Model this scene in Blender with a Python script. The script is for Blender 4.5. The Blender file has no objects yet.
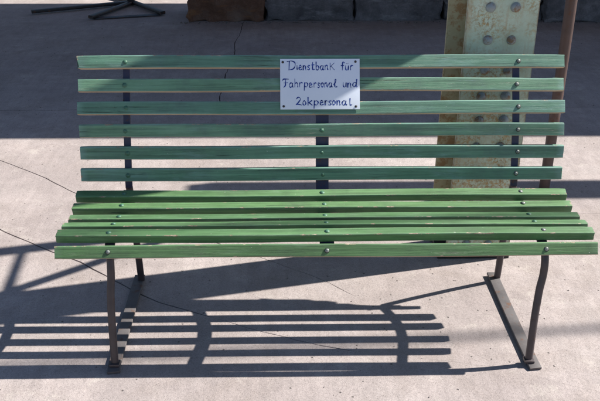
import bpy, bmesh, math, random
from mathutils import Vector, Matrix, noise

random.seed(11)
scene = bpy.context.scene
col = scene.collection
R = math.radians

# ------------------------------------------------------------------ camera
F_PX, PITCH, ROLL, YAW, CAM_X, CAM_H = 824.735, 0.447768, 0.0025038, 0.0192234, -0.142205, 1.818993
cam = bpy.data.cameras.new('camera')
cam.sensor_width = 36.0
cam.lens = F_PX / 600.0 * 36.0
cam.clip_start = 0.05
cam.clip_end = 2000
cam_o = bpy.data.objects.new('camera', cam)
col.objects.link(cam_o)
fw = Vector((math.sin(YAW) * math.cos(PITCH), math.cos(YAW) * math.cos(PITCH), -math.sin(PITCH)))
r0 = Vector((math.cos(YAW), -math.sin(YAW), 0))
u0 = r0.cross(fw)
rt = r0 * math.cos(ROLL) + u0 * math.sin(ROLL)
up = u0 * math.cos(ROLL) - r0 * math.sin(ROLL)
mw = Matrix((rt, up, -fw)).transposed().to_4x4()
mw.translation = (CAM_X, 0, CAM_H)
cam_o.matrix_world = mw
scene.camera = cam_o

# ------------------------------------------------------------------ light
SUN = Vector((1.05, 0.25, 1.0)).normalized()
SUN_EL = math.asin(SUN.z)
world = bpy.data.worlds.new('World')
scene.world = world
world.use_nodes = True
wn = world.node_tree
bg = wn.nodes['Background']
sky = wn.nodes.new('ShaderNodeTexSky')
sky.sky_type = 'NISHITA'
sky.sun_disc = False
sky.sun_elevation = SUN_EL
sky.sun_rotation = math.atan2(SUN.x, SUN.y)
sky.air_density = 1.0
sky.dust_density = 0.6
sky.ozone_density = 3.0
wn.links.new(sky.outputs['Color'], bg.inputs['Color'])
bg.inputs['Strength'].default_value = 0.055
sl = bpy.data.lights.new('sun', 'SUN')
sl.energy = 4.8
sl.angle = R(0.53)
sl.color = (1.0, 0.965, 0.885)
so = bpy.data.objects.new('sun', sl)
col.objects.link(so)
so.rotation_euler = SUN.to_track_quat('Z', 'Y').to_euler()
so.location = SUN * 30
scene.view_settings.view_transform = 'Standard'
scene.view_settings.look = 'None'
scene.view_settings.gamma = 1.0
scene.view_settings.exposure = 1.12

# ------------------------------------------------------------------ helpers
def tag(o, label=None, cat=None, group=None, kind=None):
    if label: o['label'] = label
    if cat: o['category'] = cat
    if group: o['group'] = group
    if kind: o['kind'] = kind
    return o

def empty(name, loc):
    o = bpy.data.objects.new(name, None)
    o.location = loc
    o.empty_display_size = 0.2
    col.objects.link(o)
    o['_w'] = loc
    return o

ORG = {}
def org(o):
    return ORG.get(o.name, Vector((0, 0, 0))) if o else Vector((0, 0, 0))

def root(name, loc, label, cat, group=None):
    o = bpy.data.objects.new(name, None)
    o.location = loc
    o.empty_display_size = 0.2
    col.objects.link(o)
    ORG[o.name] = Vector(loc)
    return tag(o, label, cat, group)

def mesh_obj(name, verts, faces, mat, parent=None, smooth=False, mats=None, fmat=None):
    """verts in world space; stored relative to the origin of the parent thing"""
    og = org(parent)
    me = bpy.data.meshes.new(name)
    me.from_pydata([tuple(Vector(v) - og) for v in verts], [], faces)
    if mats:
        for m in mats: me.materials.append(m)
    elif mat: me.materials.append(mat)
    if fmat:
        for p, i in zip(me.polygons, fmat): p.material_index = i
    bm = bmesh.new(); bm.from_mesh(me)
    bmesh.ops.recalc_face_normals(bm, faces=bm.faces)
    bm.to_mesh(me); bm.free()
    if smooth:
        me.polygons.foreach_set('use_smooth', [True] * len(me.polygons))
    me.update()
    o = bpy.data.objects.new(name, me)
    col.objects.link(o)
    if parent:
        o.parent = parent
        ORG[o.name] = og
    return o

def autosmooth(o, ang=35):
    me = o.data
    bm = bmesh.new(); bm.from_mesh(me)
    for f in bm.faces: f.smooth = True
    for e in bm.edges:
        if len(e.link_faces) == 2 and e.calc_face_angle(0) > R(ang): e.smooth = False
    bm.to_mesh(me); bm.free()

def bm_obj(name, bm, mat, parent=None, ang=35):
    og = org(parent)
    bmesh.ops.translate(bm, verts=bm.verts, vec=-og)
    bmesh.ops.recalc_face_normals(bm, faces=bm.faces)
    me = bpy.data.meshes.new(name)
    bm.to_mesh(me); bm.free()
    me.materials.append(mat)
    o = bpy.data.objects.new(name, me)
    col.objects.link(o)
    if parent:
        o.parent = parent
        ORG[o.name] = og
    autosmooth(o, ang)
    return o

def bm_box(c, s, rot=None, bevel=0.0, seg=2):
    bm = bmesh.new()
    bmesh.ops.create_cube(bm, size=1.0)
    bmesh.ops.scale(bm, verts=bm.verts, vec=s)
    if bevel:
        bmesh.ops.bevel(bm, geom=list(bm.edges), offset=bevel, segments=seg, affect='EDGES', profile=0.6)
    if rot: bmesh.ops.rotate(bm, verts=bm.verts, matrix=rot, cent=(0, 0, 0))
    bmesh.ops.translate(bm, verts=bm.verts, vec=c)
    return bm

def box(name, x0, x1, y0, y1, z0, z1, mat, parent=None, bevel=0.003):
    return bm_obj(name, bm_box(((x0+x1)/2, (y0+y1)/2, (z0+z1)/2), (x1-x0, y1-y0, z1-z0), None, bevel), mat, parent)

def catmull(pts, n=8):
    pts = [Vector(p) for p in pts]
    if len(pts) < 3:
        return pts
    out = []
    for i in range(len(pts) - 1):
        a = pts[max(i-1, 0)]; b = pts[i]; c = pts[i+1]; d = pts[min(i+2, len(pts)-1)]
        for k in range(n):
            t = k / n
            out.append(0.5 * ((2*b) + (c-a)*t + (2*a-5*b+4*c-d)*t*t + (3*b-a-3*c+d)*t**3))
    out.append(pts[-1])
    return out

def rrect(w, h, r, n=3):
    """rounded rectangle section, w along first axis, h along second"""
    pts = []
    for cx, cy, a0 in ((w/2-r, h/2-r, 0), (-w/2+r, h/2-r, 90), (-w/2+r, -h/2+r, 180), (w/2-r, -h/2+r, 270)):
        for k in range(n+1):
            a = R(a0 + 90*k/n)
            pts.append((cx + r*math.cos(a), cy + r*math.sin(a)))
    return pts

def sweep(name, path, sec, mat, parent, side=Vector((1, 0, 0)), jitter=0.0):
    path = [Vector(p) for p in path]
    V, Fc = [], []
    m = len(sec)
    for i, p in enumerate(path):
        t = (path[min(i+1, len(path)-1)] - path[max(i-1, 0)]).normalized()
        s = (side - t*side.dot(t)).normalized()
        nn = t.cross(s)
        for (a, b) in sec:
            q = p + s*a + nn*b
            if jitter:
                q += nn * jitter * noise.noise(q*18) + s*jitter*noise.noise(q*15+Vector((5, 5, 5)))
            V.append(q)
    for i in range(len(path)-1):
        for k in range(m):
            Fc.append((i*m+k, i*m+(k+1) % m, (i+1)*m+(k+1) % m, (i+1)*m+k))
    Fc.append(tuple(range(m))[::-1])
    Fc.append(tuple(range((len(path)-1)*m, len(path)*m)))
    o = mesh_obj(name, V, Fc, mat, parent)
    autosmooth(o, 40)
    return o

# ------------------------------------------------------------------ materials
class NT:
    def __init__(self, name):
        self.m = bpy.data.materials.new(name)
        self.m.use_nodes = True
        self.t = self.m.node_tree
        self.b = self.t.nodes['Principled BSDF']
        self.tc = self.t.nodes.new('ShaderNodeTexCoord')
        self.pos = self.t.nodes.new('ShaderNodeNewGeometry').outputs['Position']
    def n(self, typ, **kw):
        nd = self.t.nodes.new(typ)
        for k, v in kw.items(): setattr(nd, k, v)
        return nd
    def link(self, a, b): self.t.links.new(a, b)
    def mapped(self, scale, src=None):
        mp = self.n('ShaderNodeMapping')
        mp.inputs['Scale'].default_value = scale if hasattr(scale, '__len__') else (scale,)*3
        self.link(src or self.pos, mp.inputs['Vector'])
        return mp.outputs['Vector']
    def noise(self, scale, detail=4, rough=0.55, vec=None, dist=0.0):
        nd = self.n('ShaderNodeTexNoise')
        nd.inputs['Scale'].default_value = scale
        nd.inputs['Detail'].default_value = detail
        nd.inputs['Roughness'].default_value = rough
        nd.inputs['Distortion'].default_value = dist
        self.link(vec or self.pos, nd.inputs['Vector'])
        return nd.outputs['Fac']
    def voro(self, scale, feature='F1', vec=None):
        nd = self.n('ShaderNodeTexVoronoi', feature=feature)
        nd.inputs['Scale'].default_value = scale
        self.link(vec or self.pos, nd.inputs['Vector'])
        return nd
    def ramp(self, fac, stops):
        nd = self.n('ShaderNodeValToRGB')
        el = nd.color_ramp.elements
        while len(el) < len(stops): el.new(0.5)
        for e, (p, c) in zip(el, stops):
            e.position = p
            e.color = (c, c, c, 1) if not hasattr(c, '__len__') else (*c, 1)
        self.link(fac, nd.inputs['Fac'])
        return nd.outputs['Color']
    def mix(self, fac, a, b, mode='MIX'):
        nd = self.n('ShaderNodeMix', data_type='RGBA', blend_type=mode)
        for inp, v in ((nd.inputs[0], fac), (nd.inputs[6], a), (nd.inputs[7], b)):
            if hasattr(v, 'is_linked') or hasattr(v, 'node'): self.link(v, inp)
            elif hasattr(v, '__len__'): inp.default_value = (*v, 1)
            else: inp.default_value = v
        return nd.outputs[2]
    def math(self, op, a, b=0.0):
        nd = self.n('ShaderNodeMath', operation=op)
        for inp, v in ((nd.inputs[0], a), (nd.inputs[1], b)):
            if hasattr(v, 'node'): self.link(v, inp)
            else: inp.default_value = v
        return nd.outputs[0]
    def bump(self, h, strength, dist, prev=None):
        nd = self.n('ShaderNodeBump')
        nd.inputs['Strength'].default_value = strength
        nd.inputs['Distance'].default_value = dist
        self.link(h, nd.inputs['Height'])
        if prev: self.link(prev, nd.inputs['Normal'])
        return nd.outputs['Normal']
    def edge(self, radius):
        bv = self.n('ShaderNodeBevel', samples=4)
        bv.inputs['Radius'].default_value = radius
        g = self.n('ShaderNodeNewGeometry')
        dt = self.n('ShaderNodeVectorMath', operation='DOT_PRODUCT')
        self.link(bv.outputs['Normal'], dt.inputs[0]); self.link(g.outputs['Normal'], dt.inputs[1])
        return self.math('SUBTRACT', 1.0, dt.outputs['Value'])
    def out(self, colr=None, rough=None, normal=None, metal=None, spec=None):
        for nm, v in (('Base Color', colr), ('Roughness', rough), ('Normal', normal), ('Metallic', metal), ('Specular IOR Level', spec)):
            if v is None: continue
            inp = self.b.inputs[nm]
            if hasattr(v, 'node'): self.link(v, inp)
            elif hasattr(v, '__len__'): inp.default_value = (*v, 1)
            else: inp.default_value = v
        return self.m

def concrete_mat(name='concrete', tint=(1, 1, 1)):
    t = NT(name)
    c = lambda r, g, b: (r*tint[0], g*tint[1], b*tint[2])
    big = t.noise(1.3, 5, 0.6)
    base = t.ramp(big, [(0.3, c(0.365, 0.308, 0.300)), (0.55, c(0.445, 0.382, 0.370)), (0.75, c(0.50, 0.44, 0.428))])
    med = t.noise(9, 6, 0.7)
    base = t.mix(0.5, base, t.ramp(med, [(0.3, 0.52), (0.68, 1.0)]), 'MULTIPLY')
    streak = t.noise(1.0, 4, 0.6, t.mapped((26, 3, 1)))
    base = t.mix(0.35, base, t.ramp(streak, [(0.35, 0.7), (0.6, 1.0)]), 'MULTIPLY')
    st1 = t.ramp(t.noise(2.3, 9, 0.72, dist=0.6), [(0.46, 0.0), (0.62, 0.36)])
    base = t.mix(st1, base, c(0.24, 0.195, 0.17))
    st2 = t.ramp(t.noise(6.5, 8, 0.75, dist=0.3), [(0.56, 0.0), (0.68, 0.5)])
    base = t.mix(st2, base, c(0.52, 0.47, 0.43))
    st3 = t.ramp(t.noise(0.8, 6, 0.62, dist=1.2), [(0.42, 0.0), (0.56, 0.30), (0.60, 0.10), (0.74, 0.34)])
    base = t.mix(st3, base, c(0.27, 0.235, 0.23))
    drops = t.math('MULTIPLY', t.ramp(t.noise(17, 4, 0.6), [(0.665, 0.0), (0.70, 1.0)]), 0.30)
    base = t.mix(drops, base, c(0.20, 0.17, 0.16))
    fine = t.noise(230, 3, 0.7)
    base = t.mix(0.55, base, t.ramp(fine, [(0.32, 0.5), (0.58, 1.0)]), 'MULTIPLY')
    grit = t.noise(95, 5, 0.8)
    base = t.mix(0.5, base, t.ramp(grit, [(0.32, 0.62), (0.50, 1.05), (0.70, 1.25)]), 'MULTIPLY')
    # aggregate specks
    v = t.voro(170)
    spk = t.ramp(v.outputs['Distance'], [(0.0, 1.0), (0.22, 1.0), (0.3, 0.0)])
    vc = t.n('ShaderNodeSeparateColor'); t.link(v.outputs['Color'], vc.inputs[0])
    pick = t.math('GREATER_THAN', vc.outputs[0], 0.80)
    base = t.mix(t.math('MULTIPLY', spk, t.math('MULTIPLY', pick, 0.7)), base, (0.13, 0.11, 0.10))
    # small pits
    v2 = t.voro(24)
    vc2 = t.n('ShaderNodeSeparateColor'); t.link(v2.outputs['Color'], vc2.inputs[0])
    dd = t.math('ADD', v2.outputs['Distance'], t.math('MULTIPLY', t.math('SUBTRACT', t.noise(120, 2), 0.5), 0.12))
    pit = t.math('MULTIPLY', t.ramp(dd, [(0.0, 1.0), (0.07, 1.0), (0.11, 0.0)]), t.math('GREATER_THAN', vc2.outputs[0], 0.6))
    base = t.mix(t.math('MULTIPLY', pit, 0.8), base, (0.07, 0.06, 0.055))
    # hairline wandering cracks
    w = t.noise(2.2, 5, 0.6)
    v3 = t.n('ShaderNodeTexVoronoi', feature='DISTANCE_TO_EDGE'); v3.inputs['Scale'].default_value = 0.75
    off = t.n('ShaderNodeVectorMath', operation='ADD')
    nc = t.n('ShaderNodeTexNoise'); nc.inputs['Scale'].default_value = 3.0; nc.inputs['Detail'].default_value = 6; nc.inputs['Roughness'].default_value = 0.65
    t.link(t.pos, nc.inputs['Vector'])
    sc = t.n('ShaderNodeVectorMath', operation='SCALE'); sc.inputs['Scale'].default_value = 0.55
    t.link(nc.outputs['Color'], sc.inputs[0])
    t.link(t.pos, off.inputs[0]); t.link(sc.outputs[0], off.inputs[1])
    t.link(off.outputs[0], v3.inputs['Vector'])
    crk = t.ramp(v3.outputs['Distance'], [(0.0, 1.0), (0.0012, 1.0), (0.003, 0.0)])
    crk = t.math('MULTIPLY', crk, t.ramp(t.noise(1.7, 3), [(0.5, 0.0), (0.6, 1.0)]))
    base = t.mix(t.math('MULTIPLY', crk, 0.10), base, (0.08, 0.07, 0.06))
    n1 = t.bump(t.noise(300, 3, 0.7), 0.6, 0.0018)
    n2 = t.bump(t.noise(40, 6, 0.7), 0.6, 0.005, n1)
    n3 = t.bump(t.math('SUBTRACT', 1.0, pit), 0.7, 0.004, n2)
    return t.out(base, 0.9, n3, spec=0.25)

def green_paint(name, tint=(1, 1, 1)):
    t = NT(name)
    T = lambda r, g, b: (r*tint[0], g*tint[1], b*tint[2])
    oi = t.n('ShaderNodeObjectInfo')
    # shift the texture from slat to slat
    sh = t.n('ShaderNodeVectorMath', operation='ADD')
    cmb = t.n('ShaderNodeCombineXYZ')
    t.link(t.math('MULTIPLY', oi.outputs['Random'], 37.0), cmb.inputs[0])
    t.link(t.pos, sh.inputs[0]); t.link(cmb.outputs[0], sh.inputs[1])
    t.pos = sh.outputs[0]
    big = t.noise(2.6, 5, 0.65)
    base = t.ramp(big, [(0.3, T(0.066, 0.148, 0.060)), (0.5, T(0.088, 0.188, 0.077)), (0.72, T(0.13, 0.236, 0.112))])
    base = t.mix(0.35, base, t.ramp(oi.outputs['Random'], [(0.0, T(0.05, 0.135, 0.06)), (1.0, T(0.11, 0.225, 0.07))]))
    brush = t.noise(1.0, 6, 0.75, t.mapped((2.4, 85, 85)))
    base = t.mix(0.9, base, t.ramp(brush, [(0.30, 0.42), (0.56, 1.0), (0.72, 1.18)]), 'MULTIPLY')
    grime = t.ramp(t.noise(4.2, 7, 0.7), [(0.50, 0.0), (0.68, 0.55)])
    base = t.mix(grime, base, T(0.052, 0.085, 0.048))
    sc_ = t.ramp(t.noise(1.0, 5, 0.8, t.mapped((5, 260, 260))), [(0.64, 0.0), (0.70, 0.7)])
    base = t.mix(t.math('MULTIPLY', sc_, t.ramp(t.noise(6, 3), [(0.45, 0.0), (0.6, 1.0)])), base, T(0.26, 0.36, 0.24))
    chalk = t.math('MULTIPLY', t.ramp(t.noise(1.0, 6, 0.75, t.mapped((6, 40, 40))), [(0.52, 0.0), (0.74, 0.6)]), t.ramp(t.noise(3.5, 3), [(0.42, 0.0), (0.6, 1.0)]))
    base = t.mix(chalk, base, T(0.17, 0.28, 0.17))
    gr = t.noise(1.0, 7, 0.78, t.mapped((3.0, 130, 130)))
    grm = t.math('MULTIPLY', t.ramp(gr, [(0.585, 0.0), (0.63, 1.0)]), t.ramp(t.noise(2.9, 4), [(0.44, 0.0), (0.60, 1.0)]))
    base = t.mix(t.math('MULTIPLY', grm, 0.8), base, (0.022, 0.045, 0.035))
    at = t.n('ShaderNodeAttribute', attribute_name='edge')
    e = at.outputs['Fac']
    wn_ = t.noise(13, 6, 0.75, t.mapped((1, 2.2, 2.2)))
    wear = t.ramp(t.math('ADD', t.math('MULTIPLY', e, 0.17), wn_), [(0.735, 0.0), (0.765, 1.0)])
    rub = t.math('MULTIPLY', e, t.ramp(t.noise(5, 4), [(0.35, 0.1), (0.65, 0.55)]))
    base = t.mix(rub, base, T(0.17, 0.30, 0.165))
    base = t.mix(wear, base, t.ramp(t.noise(60, 3), [(0.35, (0.26, 0.17, 0.11)), (0.65, (0.50, 0.41, 0.30))]))
    spots = t.ramp(t.noise(85, 3, 0.6), [(0.735, 0.0), (0.76, 1.0)])
    base = t.mix(t.math('MULTIPLY', spots, 0.75), base, (0.55, 0.56, 0.50))
    n1 = t.bump(brush, 0.9, 0.0022)
    n2 = t.bump(t.math('SUBTRACT', 1.0, grm), 0.8, 0.002, n1)
    n3 = t.bump(t.math('SUBTRACT', 1.0, wear), 0.7, 0.001, n2)
    rough = t.ramp(t.noise(30, 4), [(0.3, 0.48), (0.7, 0.75)])
    return t.out(base, rough, n3, spec=0.5)

def bare_wood():
    t = NT('bare_wood')
    g = t.noise(1.0, 5, 0.7, t.mapped((3, 90, 90)))
    base = t.ramp(g, [(0.3, (0.30, 0.21, 0.14)), (0.7, (0.58, 0.46, 0.33))])
    return t.out(base, 0.8, t.bump(g, 0.4, 0.001))

def steel_paint(name, a, b, rust=0.5, rough=0.45, rustc=(0.11, 0.05, 0.028)):
    t = NT(name)
    base = t.ramp(t.noise(12, 5, 0.65), [(0.3, a), (0.7, b)])
    rm = t.ramp(t.noise(22, 6, 0.75), [(1.0-rust-0.06, 0.0), (1.0-rust+0.04, 1.0)])
    base = t.mix(t.math('MULTIPLY', rm, 0.85), base, rustc)
    ed = t.math('MULTIPLY', t.ramp(t.edge(0.003), [(0.03, 0.0), (0.14, 0.7)]), t.ramp(t.noise(40, 4), [(0.4, 0.0), (0.6, 1.0)]))
    base = t.mix(ed, base, (0.20, 0.15, 0.13))
    n1 = t.bump(t.noise(160, 4, 0.7), 0.35, 0.001)
    return t.out(base, t.mix(rm, (rough,)*3, (0.8,)*3), t.bump(rm, 0.3, 0.0008, n1), spec=0.5)

def pillar_paint():
    t = NT('pale_green_riveted_paint')
    base = t.ramp(t.noise(7, 5, 0.6), [(0.3, (0.37, 0.45, 0.36)), (0.55, (0.45, 0.55, 0.45)), (0.75, (0.56, 0.64, 0.55))])
    st = t.noise(1.0, 7, 0.78, t.mapped((34, 34, 2.6)))
    r1 = t.ramp(t.noise(75, 8, 0.8), [(0.47, 0.0), (0.56, 1.0)])
    zone = t.ramp(t.noise(5.5, 4, 0.65), [(0.36, 0.12), (0.56, 1.0)])
    r1 = t.math('MULTIPLY', r1, zone)
    base = t.mix(t.math('MULTIPLY', r1, 0.85), base, t.ramp(t.noise(50, 4), [(0.3, (0.24, 0.12, 0.03)), (0.7, (0.46, 0.30, 0.10))]))
    strk = t.math('MULTIPLY', t.ramp(st, [(0.52, 0.0), (0.70, 1.0)]), 0.5)
    base = t.mix(strk, base, (0.36, 0.22, 0.10))
    pale = t.math('MULTIPLY', t.ramp(t.noise(60, 5, 0.7), [(0.6, 0.0), (0.7, 1.0)]), 0.4)
    base = t.mix(pale, base, (0.55, 0.57, 0.50))
    ed = t.ramp(t.edge(0.012), [(0.01, 0.0), (0.10, 1.0)])
    base = t.mix(t.math('MULTIPLY', ed, t.ramp(t.noise(25, 4), [(0.35, 0.35), (0.6, 0.95)])), base, (0.17, 0.08, 0.035))
    n1 = t.bump(t.noise(90, 6, 0.75), 0.4, 0.0015)
    n2 = t.bump(r1, 0.5, 0.0012, n1)
    return t.out(base, t.mix(r1, (0.5,)*3, (0.85,)*3), n2, spec=0.4)

def stone_mat(name, cols, rs=1.0):
    t = NT(name)
    base = t.ramp(t.noise(4, 7, 0.7), [(0.28, cols[0]), (0.5, cols[1]), (0.72, cols[2])])
    base = t.mix(0.6, base, t.ramp(t.noise(60, 5, 0.75), [(0.3, 0.5), (0.65, 1.0)]), 'MULTIPLY')
    veins = t.ramp(t.noise(1.0, 6, 0.7, t.mapped((2.5, 9, 14))), [(0.55, 0.0), (0.7, 1.0)])
    base = t.mix(t.math('MULTIPLY', veins, 0.55), base, cols[3])
    n1 = t.bump(t.noise(32, 9, 0.8), 1.0, 0.03)
    return t.out(base, 0.92, n1, spec=0.2)

def simple(name, c, rough=0.5, metal=0.0, var=0.2, scale=20, bump=0.2):
    t = NT(name)
    base = t.ramp(t.noise(scale, 5, 0.65), [(0.3, tuple(x*(1-var) for x in c)), (0.7, tuple(min(1, x*(1+var)) for x in c))])
    return t.out(base, rough, t.bump(t.noise(scale*6, 4), bump, 0.001), metal)

M_CON = concrete_mat()
M_BASE = simple('dark_joint_earth', (0.06, 0.05, 0.045), 0.95, 0, 0.3, 8)
M_GREEN = green_paint('weathered_green_paint')
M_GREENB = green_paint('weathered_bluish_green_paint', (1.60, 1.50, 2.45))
M_WOOD = bare_wood()
M_NAVY = steel_paint('dark_blue_black_steel', (0.022, 0.022, 0.050), (0.045, 0.042, 0.085), 0.38, 0.35)
M_LEG = steel_paint('rusty_brown_steel', (0.030, 0.024, 0.028), (0.058, 0.044, 0.047), 0.36, 0.42, (0.075, 0.04, 0.028))
M_FOOT = steel_paint('scuffed_grey_foot_steel', (0.07, 0.062, 0.064), (0.12, 0.108, 0.108), 0.40, 0.6)
M_BOLT = simple('worn_bolt_steel', (0.20, 0.22, 0.20), 0.5, 0.3, 0.6, 150, 0.3)
M_BOLTG = simple('painted_over_bolt', (0.06, 0.15, 0.095), 0.4, 0.0, 0.4, 200, 0.3)
M_PIL = pillar_paint()
M_PILS = steel_paint('ochre_flange_paint', (0.34, 0.31, 0.19), (0.45, 0.42, 0.27), 0.46, 0.6, (0.30, 0.18, 0.08))
M_PIPE = steel_paint('brown_oxide_pipe', (0.06, 0.037, 0.033), (0.10, 0.063, 0.055), 0.38, 0.5)
M_STG = stone_mat('grey_stone', ((0.12, 0.115, 0.125), (0.25, 0.235, 0.25), (0.42, 0.40, 0.43), (0.60, 0.58, 0.61)))
M_STB = stone_mat('brown_stained_stone', ((0.13, 0.065, 0.045), (0.24, 0.13, 0.09), (0.31, 0.22, 0.18), (0.42, 0.20, 0.08)))
M_DARK = steel_paint('blackened_stand_steel', (0.012, 0.011, 0.013), (0.03, 0.027, 0.03), 0.4, 0.55)
M_ROOF = simple('canopy_timber', (0.16, 0.12, 0.09), 0.85, 0, 0.25, 6)
M_ROOFS = simple('canopy_steel', (0.14, 0.17, 0.15), 0.6, 0, 0.25, 6)
M_PEB = simple('grit', (0.16, 0.14, 0.13), 0.95, 0, 0.5, 60)

def sign_mat():
    t = NT('white_enamel')
    base = t.ramp(t.noise(9, 4), [(0.3, (0.74, 0.79, 0.90)), (0.7, (0.80, 0.84, 0.93))])
    spots = t.ramp(t.noise(70, 5, 0.75), [(0.67, 0.0), (0.74, 0.5)])
    base = t.mix(spots, base, (0.45, 0.45, 0.48))
    return t.out(base, 0.35, t.bump(t.noise(25, 3), 0.08, 0.001), spec=0.5)
M_SIGN = sign_mat()
M_INK = simple('blue_ink', (0.012, 0.045, 0.26), 0.5, 0, 0.7, 90, 0.1)

# ------------------------------------------------------------------ ground
gs = 900
tag(mesh_obj('ground', [(-gs, -gs, -0.035), (gs, -gs, -0.035), (gs, gs, -0.035), (-gs, gs, -0.035)], [(0, 1, 2, 3)], M_BASE), kind='structure')
platform = mesh_obj('platform', [(-60, -30, -0.022), (60, -30, -0.022), (60, 90, -0.022), (-60, 90, -0.022)], [(0, 1, 2, 3)], M_BASE)
tag(platform, kind='structure')

def jag(pts, step=0.045, amp=0.012, seed=0):
    """polyline resampled and roughened like a crack; long outer legs stay coarse"""
    out = []
    for i in range(len(pts)-1):
        a = Vector((*pts[i], 0)); b = Vector((*pts[i+1], 0))
        L = (b-a).length
        st = step if L < 4 else 0.5
        n = max(1, int(L/st))
        for k in range(n):
            p = a.lerp(b, k/n)
            if not (i == 0 and k == 0):
                nn = Vector((-(b-a).y, (b-a).x, 0)).normalized()
                p = p + nn*amp*(noise.noise(Vector((p.x*3.1+seed, p.y*3.1, seed)))*1.6 + 0.6*noise.noise(Vector((p.x*14, p.y*14+seed, seed))))
            out.append((p.x, p.y))
    out.append(tuple(pts[-1]))
    return out

JA0 = (-2.75, 5.19); JB0 = (-4.4, 5.19); J = (0.62, 2.40); JG = (-0.87, 3.63)
lineC = jag([(-60, 5.19), (-6, 5.19), JB0], amp=0.006, seed=1)
lineC2 = jag([JB0, JA0], amp=0.006, seed=1)
JD = (-0.60, 5.20)
lineC3a = jag([JA0, (-1.53, 5.18), JD], amp=0.008, seed=2)
lineC3b = jag([JD, (1.96, 5.20), (4.5, 5.2), (60, 5.2)], amp=0.008, seed=2)
A1 = jag([JA0, (-1.76, 4.34), (-1.43, 4.08), (-1.24, 3.9), JG], amp=0.007, seed=3)
A2 = jag([JG, (-0.19, 3.16), (-0.08, 3.08), (0.04, 2.98), (0.33, 2.70), J], amp=0.010, seed=4)
B1 = jag([JB0, (-3.0, 4.6), (-1.5, 3.5), (-1.2, 3.27), (-1.05, 3.17), (-0.84, 2.99), (-0.66, 2.84), (-0.47, 2.75), (-0.24, 2.63), (-0.02, 2.54), (0.3, 2.46), J], amp=0.008, seed=5)
B2 = jag([J, (1.2, 2.12), (2.5, 1.2), (6, -2), (60, -30)], amp=0.008, seed=6)
G = jag([JG, (0.2, 3.65), (0.99, 3.64), (1.41, 3.62), (4, 3.6), (60, 3.4)], amp=0.006, seed=7)
D = jag([JD, (-0.59, 5.48), (-0.56, 6.44), (-0.54, 7.24), (-0.5, 8.5), (-0.3, 12), (0, 90)], amp=0.016, seed=8)
polys = [
    lineC3a + lineC3b[1:] + G[::-1][:-1] + [JG] + A1[::-1][1:-1],
    G[:-1] + [(60, 3.4)] + B2[::-1] + A2[::-1][1:-1],
    lineC2 + A1[1:] + A2[1:] + B1[::-1][1:-1],
    lineC + B1[1:] + B2[1:] + [(-60, -30)],
    lineC + lineC2[1:] + lineC3a[1:] + D[1:] + [(-60, 90)],
    lineC3b + [(60, 90)] + D[::-1][:-1],
]
for k, pl in enumerate(polys):
    rnd = random.Random(40+k)
    cleaned = []
    for p in pl:
        if not cleaned or (Vector(p)-Vector(cleaned[-1])).length > 1e-4: cleaned.append(p)
    if (Vector(cleaned[0])-Vector(cleaned[-1])).length < 1e-4: cleaned.pop()
    n = len(cleaned)
    area = sum(cleaned[i][0]*cleaned[(i+1) % n][1]-cleaned[(i+1) % n][0]*cleaned[i][1] for i in range(n))
    sg = 1 if area > 0 else -1
    ins = []
    for i in range(n):
        a = Vector(cleaned[i-1]); b = Vector(cleaned[i]); c2 = Vector(cleaned[(i+1) % n])
        t1 = (b-a).normalized(); t2 = (c2-b).normalized()
        nn = Vector((-(t1+t2).y, (t1+t2).x))
        if nn.length < 1e-5: nn = Vector((-t1.y, t1.x))
        nn = nn.normalized()*sg
        far = abs(b.x) > 3.2 or b.y > 9
        g = (0.0002 + 0.0030*max(0.0, 0.45+noise.noise(Vector((b.x*2.7, b.y*2.7, k))) )*rnd.uniform(.5, 1.4)) if not far else 0.003
        if 5.0 < b.y < 5.4: g = g*1.4 + 0.0015
        elif b.x > 0.1 and b.y < 2.9: g = 0.0002
        elif b.x < -0.45: g = g*1.1 + 0.0018
        ins.append(b + nn*g)
    bm = bmesh.new()
    top = [bm.verts.new((p.x, p.y, 0.0)) for p in ins]
    f = bm.faces.new(top)
    low = [bm.verts.new((p.x, p.y, -0.02)) for p in ins]
    for i in range(n):
        bm.faces.new((top[i], low[i], low[(i+1) % n], top[(i+1) % n]))
    bmesh.ops.triangulate(bm, faces=[f])
    o = bm_obj('concrete_slab', bm, M_CON, platform, 30)
    for pp in o.data.polygons: pp.use_smooth = False

# ------------------------------------------------------------------ canopy overhead (above the frame; it shades the back of the platform)
RZ = 3.4
can = root('platform_canopy', (0.7, 9.2, 0), 'long timber platform canopy above the frame, shading the back of the platform', 'canopy')
ry0 = 4.69 + 0.25*RZ
for i in range(26):
    x = -7 + i
    box('roof_board', x, x+0.992, ry0, 9.255, RZ, RZ+0.03, M_ROOF, can, 0.0)
box('edge_beam', -7, 19, ry0+0.02, ry0+0.18, RZ-0.26, RZ-0.004, M_ROOFS, can)
box('edge_beam', -7, 19, 8.98, 9.14, RZ-0.26, RZ-0.004, M_ROOFS, can)
for i in range(26):
    box('sky_blocking_board', -7+i, -7+i+0.992, ry0-0.028, ry0-0.002, RZ-0.75, RZ-0.002, M_ROOF, can, 0.0)  # unseen boards added along the roof edge to keep sky light off the back
for x in (-6.6, 14.0):
    box('post', x, x+0.2, 8.96, 9.16, 0, RZ-0.262, M_ROOFS, can)
box('gutter_box', 2.65, 19, 4.575, 4.775, 3.02, 3.16, M_ROOFS, can)
for x in (7.2, 11.4, 15.6):
    box('gutter_bracket', x, x+0.06, 4.776, ry0-0.03, 3.06, 3.10, M_ROOFS, can)
wire = sweep('overhead_cable', [(-14, 4.328-0.09*21.8, 7.0), (24, 4.328+0.09*16.2, 7.0)], rrect(0.042, 0.042, 0.020), M_DARK, None)
tag(wire, 'thick overhead cable strung above the platform, out of frame', 'cable')

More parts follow.
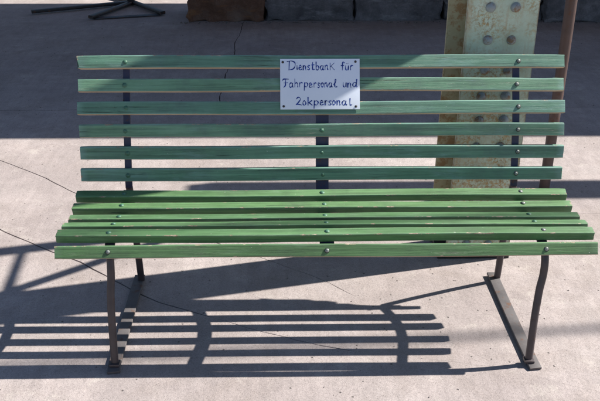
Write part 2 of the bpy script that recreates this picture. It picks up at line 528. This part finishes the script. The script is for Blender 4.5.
# ------------------------------------------------------------------ riveted pillar
px0, px1, py0 = 0.565, 0.846, 3.185
pil = root('steel_pillar', ((px0+px1)/2, py0+0.09, 0), 'pale green riveted steel pillar with rust stains right behind the bench', 'pillar')
PH = RZ - 0.262
box('front_flange', px0, px1, py0, py0+0.014, 0, PH, M_PIL, pil, 0.002)
box('web', px0+0.095, px1-0.095, py0+0.0142, py0+0.158, 0, PH, M_PILS, pil, 0.002)
for s, a, b in ((-1, px0+0.045, px0+0.0948), (1, px1-0.0948, px1-0.045)):
    box('angle_iron', a, b, py0+0.0142, py0+0.026, 0, PH, M_PILS, pil, 0.002)
box('rear_flange', 0.522, 0.842, py0+0.1582, py0+0.172, 0, PH, M_PILS, pil, 0.002)
box('base_plate', 0.530, 0.849, py0-0.004, py0+0.182, -0.001, 0.028, M_DARK, pil, 0.003)
box('cantilever_beam', 0.62, 0.79, py0-0.02, ry0+0.3, PH+0.0005, RZ-0.004, M_ROOFS, pil, 0.003)

def dome(rad, hgt, seg=16, rings=5, flat=0.0, collar=0.0):
    V, Fc = [], []
    prof = []
    if collar: prof += [(rad*1.35, 0.0), (rad*1.35, collar), (rad, collar)]
    for k in range(rings+1):
        a = (math.pi/2)*k/rings
        prof.append((rad*math.cos(a), collar + hgt*math.sin(a)))
    prof = prof[:-1]
    for r_, z in prof:
        for j in range(seg):
            a = 2*math.pi*j/seg
            V.append((r_*math.cos(a), r_*math.sin(a), z))
    V.append((0, 0, collar+hgt))
    for i in range(len(prof)-1):
        for j in range(seg):
            Fc.append((i*seg+j, i*seg+(j+1) % seg, (i+1)*seg+(j+1) % seg, (i+1)*seg+j))
    for j in range(seg):
        Fc.append(((len(prof)-1)*seg+j, (len(prof)-1)*seg+(j+1) % seg, len(V)-1))
    return V, Fc

V, Fc = dome(0.0205, 0.019, 18, 6)
rivet_me = bpy.data.meshes.new('rivet')
rivet_me.from_pydata(V, [], Fc); rivet_me.materials.append(steel_paint('grey_green_rivet', (0.19, 0.22, 0.235), (0.30, 0.34, 0.345), 0.46, 0.40, (0.20, 0.105, 0.04)))
rivet_me.polygons.foreach_set('use_smooth', [True]*len(rivet_me.polygons))
zr = [1.112, 0.982, 0.862, 0.752, 0.648, 0.535, 0.42, 0.30, 0.18, 0.07, 1.235, 1.36, 1.485]
for z in zr:
    for x in (0.655, 0.752):
        o = bpy.data.objects.new('rivet', rivet_me)
        col.objects.link(o)
        o.parent = pil
        o.location = Vector((x+random.uniform(-.003, .003), py0+0.0005, z+random.uniform(-.003, .003))) - ORG[pil.name]
        o.rotation_euler = (R(90), random.uniform(0, 6), 0)
        s = random.uniform(0.92, 1.06); o.scale = (s, s, s)

# ------------------------------------------------------------------ pipe beside the pillar, tied to it by two braces
rx, ryy = 1.212, 3.90
pipe = root('standpipe', (rx, ryy, 0), 'thin brown rusty vertical pipe to the right of the pale green pillar', 'pipe')
cir = [(0.027*math.cos(2*math.pi*k/20), 0.027*math.sin(2*math.pi*k/20)) for k in range(20)]
sweep('tube', [(rx, ryy, 0), (rx+0.003, ryy, 0.8), (rx, ryy, 2.0), (rx, ryy, 3.3)], cir, M_PIPE, pipe)
cir2 = [(1.3*a, 1.3*b) for a, b in cir]
cir3 = [(1.55*a, 1.55*b) for a, b in cir]
sweep('shadow_widener', [(rx, ryy, 1.3), (rx, ryy, 3.25)], cir3, M_PIPE, pipe)  # wider tube added above the view to thicken the pipe's shadow
sweep('tie_bar', [(0.60, 3.362, 1.83), (rx+0.25, ryy+0.22, 1.66)], rrect(0.085, 0.02, 0.004), M_PIPE, pipe, Vector((0, 0, 1)))
sweep('brace', [(0.66, 3.362, 1.86), (rx, ryy-0.044, 2.42)], rrect(0.035, 0.012, 0.003), M_PIPE, pipe, Vector((0, 0, 1)))

# ------------------------------------------------------------------ stone wall at the back
wall = root('stone_wall', (0.7, 7.9, 0), 'low wall of rough stone blocks at the back of the shaded platform', 'wall')
def rough_block(x0, x1, y0, y1, z0, z1, mat, seed, amp=0.05):
    bm = bmesh.new()
    bmesh.ops.create_cube(bm, size=1.0)
    bmesh.ops.scale(bm, verts=bm.verts, vec=(x1-x0, y1-y0, z1-z0))
    bmesh.ops.bevel(bm, geom=list(bm.edges), offset=0.012, segments=1, affect='EDGES')
    bmesh.ops.subdivide_edges(bm, edges=list(bm.edges), cuts=9, use_grid_fill=True)
    bm.normal_update()
    for v in bm.verts:
        p = v.co*9 + Vector((seed*3.3, seed, 0))
        v.co += v.normal*amp*(noise.noise(p) + 0.6*noise.noise(p*2.7) - 0.2)
    bmesh.ops.translate(bm, verts=bm.verts, vec=((x0+x1)/2, (y0+y1)/2, (z0+z1)/2))
    return bm_obj('stone_block', bm, mat, wall, 60)
for i, (a, b, m, yo) in enumerate([(-1.03, -0.318, M_STB, 0.0), (-0.318, 0.505, M_STG, 0.02), (0.505, 1.335, M_STG, 0.03), (1.335, 2.25, M_STG, 0.015), (2.255, 3.15, M_STG, -0.06), (3.16, 4.1, M_STG, -0.03)]):
    rough_block(a, b, 7.62+yo, 8.15+yo, -0.012, 0.46, m, i+1)

# ------------------------------------------------------------------ steel stand with splayed feet, far left
st = root('steel_stand', (-1.68, 8.36, 0), 'dark steel stand with flat splayed feet in the shade behind the bench', 'stand')
def flatbar(name, a, b, w, h, mat, parent, z=0.012):
    a = Vector((*a, z+h/2)); b = Vector((*b, z+h/2))
    return sweep(name, [a, a.lerp(b, .5), b], rrect(w, h, min(w, h)*0.25, 2), mat, parent, Vector((0, 0, 1)).cross(b-a).normalized())
flatbar('foot_bar', (-1.71, 8.33), (-2.56, 7.93), 0.055, 0.03, M_DARK, st)
flatbar('foot_bar', (-1.68, 8.31), (-1.95, 7.70), 0.055, 0.03, M_DARK, st)
flatbar('foot_bar', (-1.65, 8.33), (-1.30, 7.87), 0.055, 0.03, M_DARK, st)
flatbar('foot_plate', (-1.93, 7.735), (-1.33, 7.885), 0.075, 0.010, M_DARK, st, 0.001)
flatbar('foot_bar', (-1.70, 8.39), (-2.05, 8.75), 0.055, 0.03, M_DARK, st)
box('post', -1.715, -1.645, 8.325, 8.395, 0.0, 1.9, M_DARK, st, 0.006)

# ------------------------------------------------------------------ bench
BENCH = root('park_bench', (0, 2.72, 0), 'weathered green slatted wooden bench on rusty steel legs in the sun', 'bench')
HL = 0.931
# (y, z) of the middle of each slat's visible face, tilt of the face
back = [(3.063, 0.935, 28), (3.029, 0.854, 28), (2.990, 0.777, 27), (2.958, 0.695, 15), (2.934, 0.613, 11.5), (2.907, 0.533, 10.5)]
seat = [(2.834, 0.491, 15), (2.768, 0.474, 9), (2.686, 0.469, -1), (2.610, 0.478, -5), (2.523, 0.489, 9), (2.468, 0.443, 63)]

def slat(name, yz, nrm, wdir, w, t, seed, notch=False):
    """long board: x along the bench, wdir across the face, nrm out of the face"""
    rnd = random.Random(seed)
    r = 0.0035
    sec, edg = [], []
    for sx, sy, a0 in ((1, 1, 0), (-1, 1, 90), (-1, -1, 180), (1, -1, 270)):
        arc = [(sx*(w/2-r) + r*math.cos(R(a0+30*k)), sy*(t/2-r) + r*math.sin(R(a0+30*k))) for k in range(4)]
        pre = (sx*w/2, sy*(t/2-r-0.0035)) if a0 in (0, 180) else (sx*(w/2-r-0.0035), sy*t/2)
        post = (sx*(w/2-r-0.0035), sy*t/2) if a0 in (0, 180) else (sx*w/2, sy*(t/2-r-0.0035))
        sec += [pre] + arc + [post]
        edg += [0.0, 0.75, 1.0, 1.0, 0.75, 0.0]
    N = 60
    m = len(sec)
    V, Fc, fm = [], [], []
    c0 = Vector((0, yz[0], yz[1])) - nrm*(t/2)
    l0 = -HL + rnd.uniform(-.004, .004); l1 = HL + rnd.uniform(-.004, .004)
    bow = rnd.uniform(-.0025, .0025); ph = rnd.uniform(0, 9)
    for i in range(N+1):
        u = i/N
        x = l0 + (l1-l0)*u
        sh = wdir*(bow*(1-(2*u-1)**2) + 0.0012*math.sin(3*u*math.pi+ph)) + nrm*0.0012*math.sin(2.2*u*math.pi+ph*2)
        endr = 0.0
        for (a, b) in sec:
            q = c0 + sh + wdir*a + nrm*b
            q.x = x
            k = noise.noise(Vector((x*9+seed*7, a*30, b*30)))
            q += (wdir*(a/(w/2)) + nrm*(b/(t/2)))*0.0007*k
            if i in (0, N):
                q.x += (1 if i == 0 else -1)*abs(noise.noise(Vector((seed*3.1+i, a*90, b*90))))*0.005
                q = q - wdir*a*0.03 - nrm*b*0.05
            if notch and i in (0, 1) and a < -w*0.05 :
                q.x += 0.012*abs(noise.noise(Vector((a*260, b*40, 3.3))))+ (0.004 if i == 0 else 0.002)
            V.append(q)
    for i in range(N):
        for k in range(m):
            Fc.append((i*m+k, i*m+(k+1) % m, (i+1)*m+(k+1) % m, (i+1)*m+k))
            a = (sec[k][0]+sec[(k+1) % m][0])/2
            fm.append(1 if a < -w/2+0.0012 and (name == 'back_slat' or seed == 205) else 0)
    Fc.append(tuple(range(m))[::-1]); fm.append(0)
    Fc.append(tuple(range(N*m, (N+1)*m))); fm.append(0)
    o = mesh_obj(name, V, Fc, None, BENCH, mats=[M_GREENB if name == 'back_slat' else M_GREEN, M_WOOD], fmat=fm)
    autosmooth(o, 30)
    at = o.data.attributes.new('edge', 'FLOAT', 'POINT')
    vals = edg*(N+1)
    vals[:m] = [1.0]*m; vals[-m:] = [1.0]*m
    at.data.foreach_set('value', vals)
    return o

V, Fc = dome(0.0066, 0.0028, 14, 4, collar=0.0009)
bolt_me = bpy.data.meshes.new('bolt')
bolt_me.from_pydata(V, [], Fc); bolt_me.materials.append(M_BOLT)
bolt_me.polygons.foreach_set('use_smooth', [True]*len(bolt_me.polygons))
M_RING = simple('painted_recess_ring', (0.02, 0.03, 0.025), 0.7, 0, 0.3, 80)  # dark of a recess around the bolt head, put into the collar's colour
bolt_me.materials.append(M_RING)
for p_ in bolt_me.polygons[:14*2]: p_.material_index = 1
bolt_me2 = bolt_me.copy(); bolt_me2.materials.clear(); bolt_me2.materials.append(M_BOLTG); bolt_me2.materials.append(M_RING)
SUPX = (-0.75, 0.0, 0.75)

def add_bolts(o, yz, nrm, shiny):
    for k, x in enumerate(SUPX):
        if shiny[k] is None: continue
        b = bpy.data.objects.new('bolt', bolt_me if shiny[k] else bolt_me2)
        col.objects.link(b)
        b.parent = o
        b.location = Vector((x+random.uniform(-.004, .004), yz[0], yz[1])) + nrm*0.0004 - ORG[BENCH.name]
        b.rotation_euler = nrm.to_track_quat('Z', 'Y').to_euler()

WB, TB = 0.0500, 0.0235
sup_back, sup_seat = [], []
for i, (y, z, tilt) in enumerate(back):
    a = R(tilt)
    nrm = Vector((0, -math.cos(a), math.sin(a)))
    wd = Vector((0, math.sin(a), math.cos(a)))
    o = slat('back_slat', (y, z), nrm, wd, WB, TB, 100+i, notch=(i == 0))
    add_bolts(o, (y, z), nrm, (0, None if i < 3 else 0, 1))
    sup_back.append(Vector((0, y, z)) - nrm*TB)
for i, (y, z, tilt) in enumerate(seat):
    a = R(tilt)
    nrm = Vector((0, -math.sin(a), math.cos(a)))
    wd = Vector((0, math.cos(a), math.sin(a)))
    w = 0.0385 if i < 5 else 0.045
    th = 0.033 if i < 5 else 0.023
    o = slat('seat_slat', (y, z), nrm, wd, w, th, 200+i)
    add_bolts(o, (y, z), nrm, ((1, 1, 1) if i == 5 else (0, 0, 1 if i in (0, 1, 4) else 0)))
    sup_seat.append(Vector((0, y, z)) - nrm*th)

def off(p, x, dn): return Vector((x, p.y + dn[0], p.z + dn[1]))
for x in SUPX:
    mid = (x == 0.0)
    # strap under the seat slats
    sp = [Vector((x, 2.478, 0.399))] + [Vector((x, p.y, p.z-0.0045)) for p in sup_seat[::-1][1:]] + [Vector((x, 2.895, 0.474))]
    sp[0] = Vector((x, sup_seat[5].y+0.004, sup_seat[5].z-0.005))
    # upright behind the back slats
    bp = [Vector((x, p.y+0.0045, p.z)) for p in sup_back]
    if mid:
        path = sp[:-1] + [Vector((x, 2.905, 0.478))] + bp[::-1][:] + [bp[0] + Vector((0, 0.007, 0.018))]
        sweep('centre_strap', catmull(path, 6), rrect(0.050, 0.008, 0.0015), M_NAVY, BENCH, jitter=0.0003)
    else:
        sweep('seat_strap', catmull(sp, 6), rrect(0.034, 0.010, 0.002), M_LEG, BENCH, jitter=0.0003)
        up_ = [Vector((x, 2.921, 0.475))] + bp[::-1] + [bp[0] + Vector((0, 0.008, 0.018))]
        sweep('back_upright', catmull(up_, 6), rrect(0.027, 0.009, 0.002), M_NAVY, BENCH, jitter=0.0003)
        rear = [(x, 2.990, 0.016), (x, 2.968, 0.20), (x, 2.945, 0.36), (x, 2.925, 0.476)]
        sweep('rear_leg', catmull(rear, 8), rrect(0.028, 0.021, 0.010, 5), M_LEG, BENCH, jitter=0.0006)
        s = -0.004 if x < 0 else -0.022
        front = [(x+s, 2.412, 0.016), (x+s*.9, 2.419, 0.10), (x+s*.7, 2.432, 0.20), (x+s*.3, 2.450, 0.285), (x+0.003, 2.462, 0.34), (x+0.005, 2.468, 0.385), (x+0.004, 2.482, 0.420), (x, 2.505, 0.436)]
        sweep('front_leg', catmull(front, 8), rrect(0.0265, 0.022, 0.0105, 5), M_LEG, BENCH, jitter=0.0006)
        fo = sweep('foot_bar', [(x-0.012, 3.03, 0.013), (x-0.012, 2.9, 0.0115), (x-0.010, 2.6, 0.0105), (x-0.008, 2.42, 0.0105), (x-0.006, 2.392, 0.0095), (x-0.004, 2.376, 0.006)], rrect(0.044, 0.011, 0.002), M_FOOT, BENCH, jitter=0.0008)
        bo = bm_box((x+s, 2.41, 0.021), (0.036, 0.034, 0.012), None, 0.004)
        bm_obj('leg_shoe', bo, M_LEG, BENCH)

# ------------------------------------------------------------------ hand lettered sign
p0 = Vector((0, back[0][0], back[0][1])); p2 = Vector((0, back[2][0], back[2][1]))
wd = (p0-p2).normalized()
nrm = Vector((0, -wd.z, wd.y))
cen = p0*0.5 + p2*0.5
# keep clear of the middle slat and of the tilted corners of the outer ones
cl = 0.0022
SW, SH = 0.303, 0.192
sc0 = cen + nrm*(cl+0.0012) + wd*(0.0005) + Vector((-0.009, 0, 0))
sgn = root('hand_lettered_sign', sc0, 'small white sign with blue handwriting fixed to the bench backrest', 'sign')
rotm = Matrix((Vector((1, 0, 0)), wd, nrm)).transposed()
bm = bm_box((0, 0, 0), (SW, SH, 0.0022), None, 0.0006)
for v in bm.verts: v.co = rotm @ v.co + sc0
bm_obj('panel', bm, M_SIGN, sgn)

GL = {
 'D': [[(.18, 1.9), (.12, .02)], [(-.15, 1.85), (.45, 2.0), (.95, 1.65), (1.0, .9), (.7, .2), (.05, .0)]],
 'i': [[(.5, 1.0), (.5, .3), (.6, .02)], [(.45, 1.5), (.58, 1.55)]],
 'e': [[(.12, .5), (.75, .62), (.72, .92), (.4, 1.0), (.12, .62), (.18, .16), (.5, .0), (.92, .18)]],
 'n': [[(.08, 1.0), (.1, .0)], [(.1, .6), (.42, 1.0), (.74, .85), (.78, .35), (.9, .0)]],
 's': [[(.85, .88), (.5, 1.0), (.22, .78), (.5, .52), (.78, .26), (.5, .0), (.08, .12)]],
 't': [[(.45, 1.7), (.4, .25), (.6, .0), (.9, .15)], [(.05, 1.08), (.9, 1.12)]],
 'b': [[(.12, 1.8), (.12, .05)], [(.12, .65), (.5, 1.0), (.9, .6), (.78, .12), (.4, .0), (.12, .15)]],
 'a': [[(.82, .85), (.4, 1.0), (.1, .5), (.3, .02), (.65, .2), (.84, .95)], [(.84, .95), (.82, .25), (1.0, .02)]],
 'K': [[(.1, 1.55), (.1, .0)], [(.95, 1.55), (.15, .72)], [(.3, .82), (.98, .0)]],
 'f': [[(1.0, 1.6), (.72, 1.85), (.5, 1.5), (.45, .0)], [(.05, 1.0), (.85, 1.02)]],
 'u': [[(.1, 1.0), (.1, .3), (.4, .0), (.75, .25), (.85, 1.0)], [(.85, 1.0), (.92, .0)]],
 'r': [[(.12, 1.0), (.18, .0)], [(.18, .6), (.5, 1.0), (.95, .9)]],
 'F': [[(-.05, 1.5), (.12, 1.85), (1.0, 1.85)], [(.45, 1.85), (.42, .5), (.1, .02)], [(.15, 1.0), (.85, 1.05)]],
 'h': [[(.12, 1.85), (.12, .0)], [(.12, .6), (.5, 1.0), (.85, .7), (.88, .0)]],
 'p': [[(.2, 1.0), (.1, -.75)], [(.18, .7), (.55, 1.0), (.92, .6), (.6, .02), (.16, .2)]],
 'o': [[(.5, 1.0), (.12, .7), (.15, .2), (.5, .0), (.88, .25), (.85, .75), (.5, 1.0)]],
 'l': [[(.05, .55), (.5, 1.1), (.72, 1.6), (.5, 1.7), (.36, 1.1), (.36, .3), (.55, .02), (.95, .15)]],
 'I': [[(.4, 1.5), (.35, .3), (.6, .0), (.95, .12)]],
 'd': [[(.82, .85), (.4, 1.0), (.1, .5), (.3, .02), (.65, .2), (.84, .8)], [(.92, 1.7), (.88, .3), (1.0, .0)]],
 'L': [[(.1, 1.35), (.4, 1.75), (.75, 1.4), (.45, .65), (.02, .1), (.35, .2), (.95, .0)]],
 'k': [[(.12, 1.8), (.12, .0)], [(.88, 1.05), (.15, .48)], [(.32, .58), (.95, .0)]],
}
GL['U'] = GL['u'] + [[(.25, 1.45), (.32, 1.5)], [(.68, 1.45), (.75, 1.5)]]
LINES = [
 (122, 26, [('D', 105, 148), ('i', 154, 166), ('e', 170, 190), ('n', 196, 217), ('s', 222, 241), ('t', 247, 268), ('b', 275, 296), ('a', 301, 325), ('n', 331, 352), ('K', 361, 391), ('f', 430, 452), ('U', 457, 481), ('r', 487, 507)]),
 (222, 26, [('F', 73, 108), ('a', 110, 136), ('h', 143, 166), ('r', 172, 194), ('p', 201, 228), ('e', 232, 255), ('r', 261, 279), ('s', 284, 302), ('o', 306, 323), ('n', 328, 349), ('a', 353, 377), ('l', 384, 407), ('u', 442, 466), ('n', 470, 495), ('d', 500, 530)]),
 (325, 26, [('L', 151, 190), ('o', 193, 215), ('k', 223, 254), ('p', 260, 292), ('e', 299, 323), ('r', 329, 347), ('s', 352, 373), ('o', 377, 396), ('n', 404, 427), ('a', 434, 466), ('I', 478, 499)]),
]
S0X, S1X, S0Y, S1Y = 62, 540, 57, 350
for base_y, xh, chars in LINES:
    words = [[chars[0]]]
    for pv, cu in zip(chars, chars[1:]):
        if cu[1]-pv[2] > 30: words.append([])
        words[-1].append(cu)
    for word in words:
      V, Fc = [], []
      for ch, xa, xb in word:
        jy = random.uniform(-1.5, 1.5)
        for stroke in GL[ch]:
            pts = catmull([(xa + (xb-xa)*a, base_y + jy - xh*b, 0) for a, b in stroke], 5)
            if len(pts) == 2: pts = [pts[0], pts[0].lerp(pts[1], .5), pts[1]]
            q = [Vector(((p.x-S0X)/(S1X-S0X)*SW*0.975 - SW*0.975/2, SH/2 - (p.y-S0Y)/(S1Y-S0Y)*SH, 0)) for p in pts]
            b0 = len(V)
            for k, p in enumerate(q):
                t = (q[min(k+1, len(q)-1)]-q[max(k-1, 0)])
                t = t.normalized() if t.length > 1e-7 else Vector((1, 0, 0))
                wv = 0.0017*(1+0.45*math.sin(k*0.6+xa*1.7))
                if k == 0: p = p - t*0.0008
                if k == len(q)-1: p = p + t*0.0008
                s = Vector((-t.y, t.x, 0))*wv
                for e in (p+s, p-s):
                    V.append(rotm @ Vector((e.x, e.y, 0.00145)) + sc0)
            for k in range(len(q)-1):
                Fc.append((b0+2*k, b0+2*k+1, b0+2*k+3, b0+2*k+2))
      mesh_obj('lettering', V, Fc, M_INK, sgn)
V, Fc = dome(0.0036, 0.0022, 12, 3, collar=0.0004)
scr = bpy.data.meshes.new('screw')
scr.from_pydata(V, [], Fc); scr.materials.append(M_DARK)
for (a, b) in ((78, 76), (515, 74), (82, 332), (517, 334)):
    o = bpy.data.objects.new('screw', scr)
    col.objects.link(o); o.parent = sgn
    o.location = rotm @ Vector(((a-S0X)/(S1X-S0X)*SW-SW/2, SH/2-(b-S0Y)/(S1Y-S0Y)*SH, 0.0012))
    o.rotation_euler = nrm.to_track_quat('Z', 'Y').to_euler()

# ------------------------------------------------------------------ loose grit on the concrete
rnd = random.Random(5)
V, Fc = [], []
def pebble(x, y, s):
    b = len(V)
    for dx, dy, dz in ((1, 0, .3), (0, 1, .25), (-1, 0, .35), (0, -1, .3), (.1, .1, 1), (0, 0, -.2)):
        V.append((x+dx*s*rnd.uniform(.6, 1.2), y+dy*s*rnd.uniform(.6, 1.2), max(-.0005, dz*s*rnd.uniform(.7, 1.1))))
    for f in ((0, 1, 4), (1, 2, 4), (2, 3, 4), (3, 0, 4), (1, 0, 5), (2, 1, 5), (3, 2, 5), (0, 3, 5)):
        Fc.append(tuple(b+i for i in f))
for _ in range(260):
    pebble(rnd.uniform(-2.2, 2.4), rnd.uniform(2.15, 5.2), rnd.choice((.0015, .002, .002, .003, .004)))
for _ in range(160):
    pebble(rnd.uniform(-2.6, 2.8), rnd.uniform(5.2, 7.6), rnd.choice((.003, .004, .006)))
for _ in range(220):  # rubble along the foot of the stone wall
    pebble(rnd.uniform(-1.1, 3.2), 7.60 - abs(rnd.gauss(0, 0.03)), rnd.uniform(.004, .014))
tag(mesh_obj('loose_grit', V, Fc, M_PEB), 'scattered grit and pebbles lying on the concrete', 'grit', kind='stuff')
